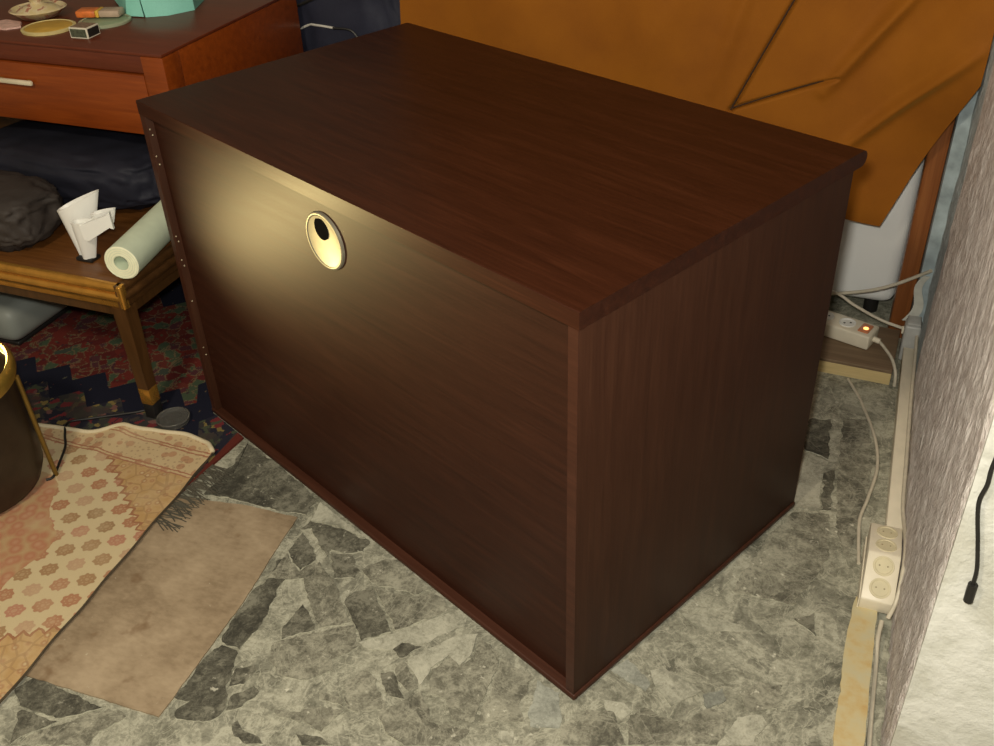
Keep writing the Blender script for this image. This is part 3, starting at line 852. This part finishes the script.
bmesh.ops.rotate(bm, verts=bm.verts, cent=(0.05, -0.026, 0), matrix=Matrix.Rotation(0.35, 3, 'Z'))
mesh_obj('clip_arm', bm, WHITEPL, wb)
box('base_foot', (-0.020, -0.022, 0.0), (0.024, 0.010, 0.009), BLACK, wb, 0.003)

# ------------------------------------------------------------------ bags
def blob(name, mat, parent, size, seed, lump=0.10, crease=0.05, sub=5, flat=True, e=0.62, loc=(0, 0, 0)):
    bm = bmesh.new()
    bmesh.ops.create_icosphere(bm, subdivisions=sub, radius=1.0)
    for v in bm.verts:
        p = v.co.normalized()
        q = Vector([math.copysign(abs(c) ** e, c) for c in p])
        n1 = fbm(p * 1.6 + Vector((seed, seed * 2, 0)), 3)
        rd = 1 - abs(noise.noise(p * 3.1 + Vector((0, seed, seed * 3)) + Vector((n1, n1, n1)) * 0.6)) * 2
        rd2 = 1 - abs(noise.noise(p * 6.5 + Vector((seed, 0, seed)) + Vector((n1, 0, n1)))) * 2
        q = q * (1 + lump * n1 + crease * rd + crease * 0.45 * rd2)
        z = q.z * size[2] / 2 + size[2] / 2
        v.co = Vector((q.x * size[0] / 2, q.y * size[1] / 2, z)) + Vector(loc)
    mn = min(v.co.z for v in bm.verts)
    for v in bm.verts:
        v.co.z -= mn
        if v.co.z < 0.012: v.co.z = 0.0
    return mesh_obj(name, bm, mat, parent, 180)
bg = thing('soft_bag', 'crumpled blue-black soft bag lying on the low table under the desk', 'bag', (-1.525, 0.835, 0.3605))
blob('bag_body', BLUEBLACK, bg, (0.56, 0.34, 0.140), 1.3, 0.06, 0.05)
tube('bag_strap', [(-0.22, -0.09, 0.125), (-0.05, -0.14, 0.13), (0.10, -0.11, 0.13), (0.18, -0.02, 0.135)], 0.005, BLACK, bg, 6)
bg = thing('soft_bag', 'crumpled grey-brown soft bag at the left end of the low table', 'bag', (-1.600, 0.530, 0.3605))
blob('bag_body', TAUPE, bg, (0.36, 0.20, 0.125), 4.4, 0.06, 0.06)
tube('bag_seam', [(-0.14, -0.075, 0.09), (0.0, -0.085, 0.1), (0.12, -0.06, 0.095)], 0.003, BLACK, bg, 6)
bg = thing('travel_bag', 'navy blue travel bag with pale piping between desk and curtain', 'bag', (-1.055, 1.470, 0.0))
blob('bag_body', NAVY, bg, (0.40, 0.30, 0.90), 2.1, 0.05, 0.05)
def on_front(x, z):
    """Nearest point of the bag's front at this x and z."""
    me = [o for o in bg.children if o.name.startswith('bag_body')][0].data
    return min((v.co for v in me.vertices if v.co.y < 0), key=lambda c: (c.x - x) ** 2 + (c.z - z) ** 2)
PIPE = plain('pale_piping', (0.62, 0.60, 0.54), 0.5)
pp = [on_front(x, z) + Vector((0, -0.003, 0)) for x, z in ((-0.170, 0.632), (-0.110, 0.636), (-0.070, 0.643), (-0.035, 0.650), (-0.012, 0.656))]
tube('piping', pp, 0.0030, PIPE, bg, 6)
pp = [on_front(x, z) + Vector((0, -0.004, 0)) for x, z in ((-0.012, 0.656), (0.03, 0.645), (0.07, 0.63), (0.12, 0.625))]
tube('dark_seam', pp, 0.0030, BLACK, bg, 6)
pp = [on_front(x, z) + Vector((0, -0.004, 0)) for x, z in ((-0.16, 0.70), (-0.08, 0.735), (0.0, 0.745), (0.10, 0.755), (0.16, 0.745))]
tube('dark_seam', pp, 0.0045, BLACK, bg, 6)

# ------------------------------------------------------------------ desk
DX, DY = -1.165, 0.735
dk = thing('desk', 'red-brown wooden desk with a drawer, small things on top', 'desk', (DX, DY, 0))
box('desktop', (-1.25, 0.001, 0.743), (-0.001, 0.56, 0.750), REDTOP, dk, 0.002)
box('top_rail', (-1.19, 0.008, 0.702), (-0.060, 0.026, 0.7428), REDTOP, dk, 0.002)
box('side_board', (-0.020, 0.0605, 0.560), (-0.001, 0.56, 0.7428), REDWOOD, dk, 0.002)
box('side_board', (-1.25, 0.0605, 0.560), (-1.232, 0.56, 0.7428), REDWOOD, dk, 0.002)
box('corner_post', (-0.059, 0.0, 0.560), (0.0, 0.060, 0.7428), REDWOOD, dk, 0.003)
box('corner_post', (-1.25, 0.0, 0.560), (-1.191, 0.060, 0.7428), REDWOOD, dk, 0.003)
box('added_dark_panel', (-1.205, 0.522, 0.060), (-0.052, 0.534, 0.5595), SHADEDTABLE, dk)  # added dark sheet, gives the shade under the desk over the pale wall
box('rear_board', (-1.231, 0.54, 0.560), (-0.021, 0.56, 0.7428), REDWOOD, dk, 0.002)
dw = box('drawer_front', (-1.188, 0.000, 0.561), (-0.0605, 0.018, 0.7000), REDWOOD, dk, 0.003)
bm = bmesh.new(); add_box(bm, (-0.490, -0.016, 0.6535), (-0.377, -0.007, 0.6645), 0.003)
mesh_obj('drawer_handle', bm, plain('pale_handle', (0.66, 0.58, 0.42), 0.35, 0.0, 0.05), dw, 40)
for hx in (-0.475, -0.395):
    box('handle_stud', (hx - 0.004, -0.007, 0.655), (hx + 0.004, 0.0, 0.663), OLDBRASS, dw)
for lx, ly in ((-0.050, 0.320), (-0.050, 0.470), (-1.240, 0.014), (-1.240, 0.470)):
    box('leg', (lx, ly, 0.0), (lx + 0.042, ly + 0.042, 0.5595), REDWOOD, dk, 0.003)

# things on the desk
tp = thing('cloth_pouch', 'turquoise cloth pouch standing on the desk', 'pouch', (-1.42, 1.055, 0.7505))
loft('pouch_body', [(-0.115, 0.055, 0), (0.030, -0.078, 0), (0.075, -0.052, 0), (0.110, 0.008, 0), (0.075, 0.10, 0), (-0.06, 0.12, 0)],
     [(-0.14, 0.05, 0.085), (0.0, -0.055, 0.095), (0.055, -0.048, 0.10), (0.106, 0.012, 0.095), (0.065, 0.09, 0.09), (-0.07, 0.105, 0.09)], TEAL, tp)
loft('pouch_flap', [(-0.150, 0.030, 0.005), (-0.02, -0.085, 0.002), (0.028, -0.081, 0.002), (-0.112, 0.050, 0.004)],
     [(-0.142, 0.040, 0.075), (-0.02, -0.07, 0.060), (0.002, -0.058, 0.095), (-0.135, 0.045, 0.085)], TEAL, tp)

SHELL = Mat('cream_speckled_ceramic', 0.3)
_n = SHELL.noise(SHELL.coord(), 60, 3)
SHELL.color(SHELL.ramp(_n, [(0.42, (0.62, 0.50, 0.26)), (0.55, (0.66, 0.56, 0.36)), (0.62, (0.40, 0.16, 0.10))]))
dish = thing('ceramic_dish', 'cream speckled ceramic dish with a stemmed lid at the desk edge', 'dish', (-1.655, 0.915, 0.7505))
lathe('dish_bowl', [(0, 0.004), (0.030, 0.0), (0.045, 0.004), (0.064, 0.020), (0.067, 0.022), (0.064, 0.024), (0.044, 0.010), (0, 0.008)], SHELL.m, dish)
lathe('dish_lid', [(0.052, 0.018), (0.040, 0.026), (0.020, 0.031), (0.014, 0.036), (0.016, 0.044), (0.022, 0.046), (0.022, 0.050), (0.012, 0.056), (0, 0.058)], SHELL.m, dish, 40)
PINK = plain('pinkish_paper', (0.62, 0.40, 0.34), 0.7, 0, 0.25, 90)
bm = bmesh.new()
poly = [(-0.058, -0.022), (-0.02, -0.040), (0.030, -0.034), (0.052, -0.008), (0.02, 0.025), (-0.03, 0.03)]
add_prism(bm, rough_edge(poly, 0.01, 0.004, 2.0), 0.0, 0.004)
tag(mesh_obj('paper_scrap', bm, PINK, None, None, (-1.685, 0.835, 0.7505)), 'pink and white paper scrap beside the cream dish', 'paper')
YEL = plain('yellow_card', (0.55, 0.33, 0.05), 0.5, 0, 0.15, 30)
c = thing('yellow_coaster', 'round yellow coaster with pale rim on the desk', 'coaster', (-1.560, 0.838, 0.7505))
lathe('coaster_disc', [(0, 0.0), (0.056, 0.0), (0.058, 0.003), (0.054, 0.005), (0, 0.005)], YEL, c)
lathe('coaster_rim', [(0.054, 0.0), (0.061, 0.0), (0.062, 0.005), (0.056, 0.007), (0.054, 0.0052)], plain('pale_yellow_rim', (0.60, 0.50, 0.22), 0.5), c)
GRN = plain('grey_green_card', (0.24, 0.31, 0.19), 0.5, 0, 0.15, 30)
c = thing('green_coaster', 'round grey-green coaster under the orange packet', 'coaster', (-1.462, 0.918, 0.7505))
lathe('coaster_disc', [(0, 0.0), (0.054, 0.0), (0.056, 0.003), (0.052, 0.005), (0, 0.005)], GRN, c)
lathe('coaster_rim', [(0.053, 0.0), (0.060, 0.0), (0.061, 0.005), (0.055, 0.007), (0.053, 0.0052)], plain('pale_green_rim', (0.33, 0.38, 0.25), 0.5), c)
pk = thing('small_packet', 'small orange and grey packet lying on the green coaster', 'packet', (-1.492, 0.940, 0.7578), 0.30)
ORG = plain('orange_foil', (0.66, 0.17, 0.035), 0.4, 0, 0.3, 50)
box('packet_orange_end', (-0.052, -0.020, 0), (-0.004, 0.020, 0.016), ORG, pk, 0.004)
box('packet_stripe', (-0.0038, -0.0195, 0.0002), (0.0045, 0.0195, 0.0162), plain('yellow_stripe', (0.66, 0.40, 0.05), 0.4), pk, 0.002)
box('packet_grey_end', (0.0047, -0.020, 0), (0.055, 0.020, 0.016), plain('grey_card', (0.40, 0.30, 0.22), 0.5, 0, 0.2, 40), pk, 0.004)
mb = thing('small_box', 'tiny white-edged box with dark faces at the desk front', 'box', (-1.430, 0.812, 0.7505), 0.05)
CARDW = plain('white_card', (0.66, 0.62, 0.50), 0.5)
bm = bmesh.new(); add_box(bm, (-0.024, -0.022, 0), (0.024, 0.022, 0.024), 0.001)
mesh_obj('box_body', bm, CARDW, mb)
box('dark_face', (-0.021, -0.0228, 0.003), (0.021, -0.0218, 0.021), plain('dark_green_print', (0.07, 0.08, 0.05), 0.5, 0, 0.5, 200), mb)
box('dark_face', (0.0238, -0.019, 0.003), (0.0248, 0.019, 0.021), BLACK, mb)
box('dark_face', (-0.021, -0.019, 0.0238), (0.021, 0.019, 0.0248), plain('brown_print', (0.22, 0.14, 0.09), 0.5, 0, 0.5, 200), mb)

# ------------------------------------------------------------------ grey storage box under the table
gb = thing('storage_box', 'grey plastic storage box on the rug under the low table', 'box', (-1.865, 0.690, 0.0065))
bm = bmesh.new(); add_box(bm, (-0.22, -0.15, 0.012), (0.20, 0.17, 0.115), 0.035, 5)
mesh_obj('box_body', bm, GREYBOX, gb, 60)
bm = bmesh.new(); add_box(bm, (-0.20, -0.13, 0.0), (0.18, 0.15, 0.0118), 0.003, 2)
mesh_obj('box_foot', bm, BLACK, gb, 60)
for k in (-0.13, -0.05, 0.03, 0.11):
    box('rib', (k, -0.154, 0.045), (k + 0.018, -0.1495, 0.085), plain('pale_rib', (0.34, 0.37, 0.34), 0.4), gb, 0.002)

# ------------------------------------------------------------------ floor lamp at the left
lp = thing('floor_lamp', 'dark drum-shaped floor lamp with brass rim and rod on the cream rug', 'lamp', (-1.352, 0.080, 0.0150))
lathe('lamp_drum', [(0, 0.0), (0.110, 0.0), (0.132, 0.010), (0.144, 0.040), (0.149, 0.120), (0.149, 0.270), (0.145, 0.270), (0.145, 0.120), (0.130, 0.03), (0, 0.02)], DARKMETAL, lp, 72)
lathe('brass_rim', [(0.1495, 0.255), (0.154, 0.258), (0.157, 0.268), (0.156, 0.282), (0.152, 0.290), (0.147, 0.293), (0.143, 0.288), (0.1455, 0.278), (0.1455, 0.272), (0.1447, 0.2705)], OLDBRASS, lp, 72)
for a in (33.0, 153.0, 273.0):
    ca, sa = math.cos(math.radians(a)), math.sin(math.radians(a))
    tube('brass_rod', [(0.157 * ca, 0.157 * sa, 0.262), (0.159 * ca, 0.159 * sa, 0.13), (0.162 * ca, 0.162 * sa, 0.001)], 0.0050, plain('brown_brass', (0.20, 0.12, 0.025), 0.4, 0.5), lp, 12, 4)
lathe('socket', [(0, 0.02), (0.022, 0.02), (0.022, 0.12), (0.016, 0.135), (0, 0.135)], BRASS, lp, 24)
BULB = Mat('lit_bulb', 0.3); BULB.color((1.0, 0.8, 0.5))
BULB.b.inputs['Emission Color'].default_value = (1.0, 0.70, 0.32, 1); BULB.b.inputs['Emission Strength'].default_value = 5.0
BX, BY, BZ = -0.048, 0.082, 0.235
lathe('bulb', [(0, 0.135), (0.012, 0.138), (0.016, 0.155), (0.026, 0.175), (0.030, 0.195), (0.025, 0.215), (0.012, 0.226), (0, 0.228)], BULB.m, lp, 32)
tube('cord', [(0.128, 0.066, 0.003), (0.136, 0.080, 0.004), (0.115, 0.123, 0.004), (0.088, 0.172, 0.004), (0.060, 0.204, 0.006), (0.033, 0.244, 0.004), (0.062, 0.279, -0.003), (0.117, 0.318, -0.0055), (0.163, 0.350, -0.0055), (0.19, 0.40, -0.0055)], 0.0030, BLACK, lp, 8)
sl = bpy.data.lights.new('lamp_beam', 'SPOT')
sl.energy = 24.0; sl.color = (1.0, 0.78, 0.34); sl.spot_size = math.radians(58); sl.spot_blend = 1.0; sl.shadow_soft_size = 0.05
so = bpy.data.objects.new('lamp_beam', sl); COL.objects.link(so)
so.location = (-1.415, 0.170, 0.310)
so.rotation_euler = (Vector((-0.52, 0.27, 0.66)) - Vector(so.location)).to_track_quat('-Z', 'Y').to_euler()

# ------------------------------------------------------------------ glass coaster by the table foot
GL = Mat('clear_glass', 0.08); GL.color((0.45, 0.44, 0.40)); GL.b.inputs['Transmission Weight'].default_value = 0.85; GL.b.inputs['IOR'].default_value = 1.45
gc = thing('glass_coaster', 'clear round glass coaster on the dark rug by the table leg', 'coaster', (-1.098, 0.420, 0.0065))
lathe('glass_disc', [(0, 0.0), (0.034, 0.0), (0.037, 0.004), (0.038, 0.012), (0.034, 0.012), (0.032, 0.007), (0, 0.006)], GL.m, gc, 40)
lathe('raised_rim', [(0.0345, 0.0121), (0.0380, 0.0121), (0.0385, 0.0135), (0.0365, 0.0145), (0.0345, 0.0135), (0.0345, 0.0121)], GL.m, gc, 40)

# ------------------------------------------------------------------ far right corner: appliance, board, power strip, cables
ap = thing('white_appliance', 'white enamel appliance with rounded corners behind the curtain', 'appliance', (0.0, 1.375, 0.0))
bm = bmesh.new(); add_box(bm, (-0.14, 0.0, 0.044), (0.413, 0.42, 0.66), 0.032, 6)
mesh_obj('appliance_body', bm, APPL, ap, 60)
for fx in (-0.09, 0.36):
    for fy in (0.05, 0.36):
        lathe('foot', [(0, 0), (0.018, 0), (0.018, 0.044), (0, 0.044)], BLACK, ap, 20, Matrix.Translation((fx, fy, 0)))

bd = thing('wooden_board', 'brown board with raw pale edge lying on the floor behind the cabinet', 'board', (0.0, 1.105, 0.0), -0.045)
box('board_top', (-0.10, 0.0, 0.0315), (0.428, 0.19, 0.0400), BOARDTOP, bd, 0.001)
box('board_core', (-0.10, 0.0003, 0.0), (0.4275, 0.19, 0.0313), BOARDEDGE, bd, 0.001)

ps = thing('power_strip', 'cream power strip with glowing orange switch on the wooden board', 'power strip', (0.376, 1.184, 0.0405), -0.32)
bm = bmesh.new(); add_box(bm, (-0.26, -0.032, 0), (0.0, 0.032, 0.038), 0.005, 3)
mesh_obj('strip_body', bm, CREAMPL, ps, 50)
sw = box('switch', (-0.036, -0.020, 0.036), (-0.010, 0.020, 0.0415), plain('orange_switch', (0.60, 0.22, 0.10), 0.3), ps, 0.003)
GLOW = Mat('switch_glow', 0.3); GLOW.color((1, 0.35, 0.1)); GLOW.b.inputs['Emission Color'].default_value = (1, 0.36, 0.09, 1); GLOW.b.inputs['Emission Strength'].default_value = 3.0
bm = bmesh.new(); add_lathe(bm, [(0.006, 0.0414), (0.0055, 0.0428), (0.003, 0.0436), (0, 0.0438)], 20, Matrix.Translation((-0.021, -0.004, 0)))
mesh_obj('glowing_lamp', bm, GLOW.m, sw, 60)
for k in range(3):
    oc = lathe('outlet', [(0, 0.0384), (0.015, 0.0384), (0.0175, 0.0405), (0.0195, 0.0405), (0.020, 0.038)], WHITEPL, ps, 32, Matrix.Translation((-0.068 - 0.055 * k, 0, 0)))
    for s in (-1, 1):
        bm = bmesh.new(); add_lathe(bm, [(0, 0.0390), (0.0026, 0.0390), (0.0026, 0.0384)], 10, Matrix.Translation((-0.068 - 0.055 * k + 0.0060 * s, 0.0045 * s, 0)))
        mesh_obj('outlet_hole', bm, BLACK, oc)
tube('strain_relief', [(0.0, 0, 0.018), (0.016, 0, 0.017)], 0.007, CREAMPL, ps, 10, 2, False)
RZ = Matrix.Rotation(0.32, 3, 'Z')
tube('cord', [(0.014, 0.0, 0.017)] + [RZ @ (Vector(p) - Vector((0.376, 1.184, 0.0405))) for p in ((0.404, 1.158, 0.054), (0.423, 1.122, 0.050), (0.4345, 1.092, 0.036), (0.4380, 1.083, 0.016), (0.4385, 1.080, 0.0045))], 0.0038, CABLE, ps, 10)

tag(tube('loose_cable', [(0.336, 1.076, 0.004), (0.350, 1.045, 0.004), (0.374, 0.987, 0.004), (0.411, 0.865, 0.004), (0.422, 0.763, 0.004), (0.411, 0.661, 0.004), (0.401, 0.596, 0.004), (0.404, 0.53, 0.004), (0.409, 0.47, 0.004)], 0.0034, CABLE), 'thin cream cable curving over the bare floor to the socket block', 'cable')
tag(tube('loose_cable', [(0.458, 0.338, 0.006), (0.455, 0.30, -0.002), (0.4575, 0.25, -0.0175), (0.4575, 0.165, -0.0175), (0.459, 0.076, -0.0175), (0.462, -0.05, -0.0175), (0.459, -0.4, -0.0175)], 0.0042, CABLE), 'cream cable in the gap at the wall foot below the socket block', 'cable')
tag(tube('wall_cable', [(0.470, 1.215, 0.075), (0.4705, 1.10, 0.066), (0.469, 0.966, 0.066), (0.470, 0.741, 0.062), (0.4705, 0.60, 0.060), (0.4740, 0.54, 0.066), (0.4775, 0.46, 0.085), (0.4770, 0.40, 0.080), (0.4740, 0.355, 0.050), (0.466, 0.335, 0.020)], 0.0040, CABLE), 'cream cable running along the wall above the long trunking', 'cable')
tag(tube('appliance_cable', [(0.20, 1.330, 0.072), (0.27, 1.315, 0.092), (0.347, 1.296, 0.125), (0.40, 1.288, 0.155), (0.446, 1.272, 0.195), (0.470, 1.250, 0.225)], 0.0042, CABLE), 'upper cream cable crossing the white appliance to the wall', 'cable')
tag(tube('appliance_cable', [(0.22, 1.322, 0.098), (0.277, 1.262, 0.122), (0.32, 1.252, 0.103), (0.385, 1.245, 0.078), (0.443, 1.226, 0.074)], 0.0038, CABLE), 'lower cream cable drooping from the appliance to the grey plug', 'cable')

tr = thing('cable_trunking', 'long cream cable trunking on the floor along the wall', 'trunking', (0.0, 0.0, 0.0))
box('trunking_channel', (0.4475, 0.525, 0.0), (0.4775, 1.195, 0.036), CREAMPL, tr, 0.002)
box('trunking_cover', (0.4460, 0.525, 0.0362), (0.4780, 1.195, 0.044), CREAMPL, tr, 0.003)

pg = thing('grey_plug', 'grey plastic plug box at the end of the trunking', 'plug', (0.459, 1.222, 0.0))
bm = bmesh.new(); add_box(bm, (-0.019, -0.022, 0.0), (0.018, 0.022, 0.098), 0.006, 3)
mesh_obj('plug_body', bm, GREYPL, pg, 50)
box('plug_cap', (-0.016, -0.020, 0.0982), (0.015, 0.020, 0.106), GREYPL, pg, 0.003)
box('cable_entry', (-0.024, -0.006, 0.066), (-0.0192, 0.006, 0.082), CREAMPL, pg, 0.001)
bm = bmesh.new(); rib = []
for k in range(15):
    t = k / 14
    p = Vector((0.445 + 0.022 * t + 0.010 * math.sin(t * 6.0), 1.248 + 0.006 * math.sin(t * 3.2), 0.085 + 0.125 * t))
    rib.append((p, 0.013 - 0.006 * t))
L0 = []
for p, w in rib:
    L0.append([bm.verts.new(p + Vector((sx * w, sy * 0.0012, 0))) for sx, sy in ((-1, -1), (1, -1), (1, 1), (-1, 1))])
for A_, B_ in zip(L0, L0[1:]):
    for k in range(4): bm.faces.new((A_[k], A_[(k + 1) % 4], B_[(k + 1) % 4], B_[k]))
bm.faces.new(L0[0][::-1]); bm.faces.new(L0[-1])
tag(mesh_obj('cable_ribbon', bm, plain('pale_grey_ribbon', (0.52, 0.52, 0.46), 0.5), None, 60), 'pale twisted plastic ribbon rising from the grey plug along the post', 'ribbon')

# socket block with four round outlets on two sloping faces
sb = thing('socket_block', 'cream block with four round sockets on the floor by the wall', 'socket', (0.0, 0.0, 0.0))
bm = bmesh.new()
SP = [(0.362, 0.0), (0.358, 0.030), (0.432, 0.078), (0.520, 0.068), (0.520, 0.0)]
add_prism(bm, SP, 0.4165, 0.4730, axis=0)
bmesh.ops.bevel(bm, geom=list(bm.edges), offset=0.003, segments=2, profile=0.5, affect='EDGES')
mesh_obj('block_body', bm, CREAMPL, sb, 30)
box('block_base', (0.4140, 0.360, 0.0), (0.4163, 0.522, 0.028), CREAMPL, sb)
for (y0, z0), (y1, z1) in (((0.358, 0.030), (0.432, 0.078)), ((0.432, 0.078), (0.520, 0.068))):
    ang = math.atan2(z1 - z0, y1 - y0)
    for t in (0.28, 0.74):
        T = Matrix.Translation((0.4460, y0 + (y1 - y0) * t, z0 + (z1 - z0) * t)) @ Matrix.Rotation(ang, 4, 'X')
        oc = lathe('outlet', [(0, 0.0006), (0.0140, 0.0006), (0.0150, 0.0016), (0.0180, 0.0016), (0.0184, 0)], CREAMDARK, sb, 32, T)
        for s in (-1, 1):
            bm = bmesh.new(); add_lathe(bm, [(0, 0.0011), (0.0016, 0.0011), (0.0016, 0.0004)], 8, T @ Matrix.Translation((0.007 * s, 0, 0)))
            mesh_obj('outlet_hole', bm, plain('dark_socket_hole', (0.30, 0.25, 0.15), 0.6), oc)

# black cable hanging on the white part of the wall
bc = thing('black_cable', 'black cable with a small plug hanging on the white wall', 'cable', (0.0, 0.0, 0.0))
tube('cord', [(0.520, 0.046, 0.80), (0.502, 0.046, 0.68), (0.495, 0.046, 0.607), (0.4955, 0.046, 0.576), (0.4930, 0.046, 0.543), (0.506, 0.046, 0.481), (0.514, 0.046, 0.440), (0.5155, 0.046, 0.412)], 0.0027, BLACK, bc, 10)
bm = bmesh.new(); add_tube(bm, [(0.5155, 0.045, 0.414), (0.5155, 0.045, 0.404), (0.516, 0.045, 0.384)], 0.0062, 12, 2, False)
mesh_obj('plug_tip', bm, BLACK, bc, 40)
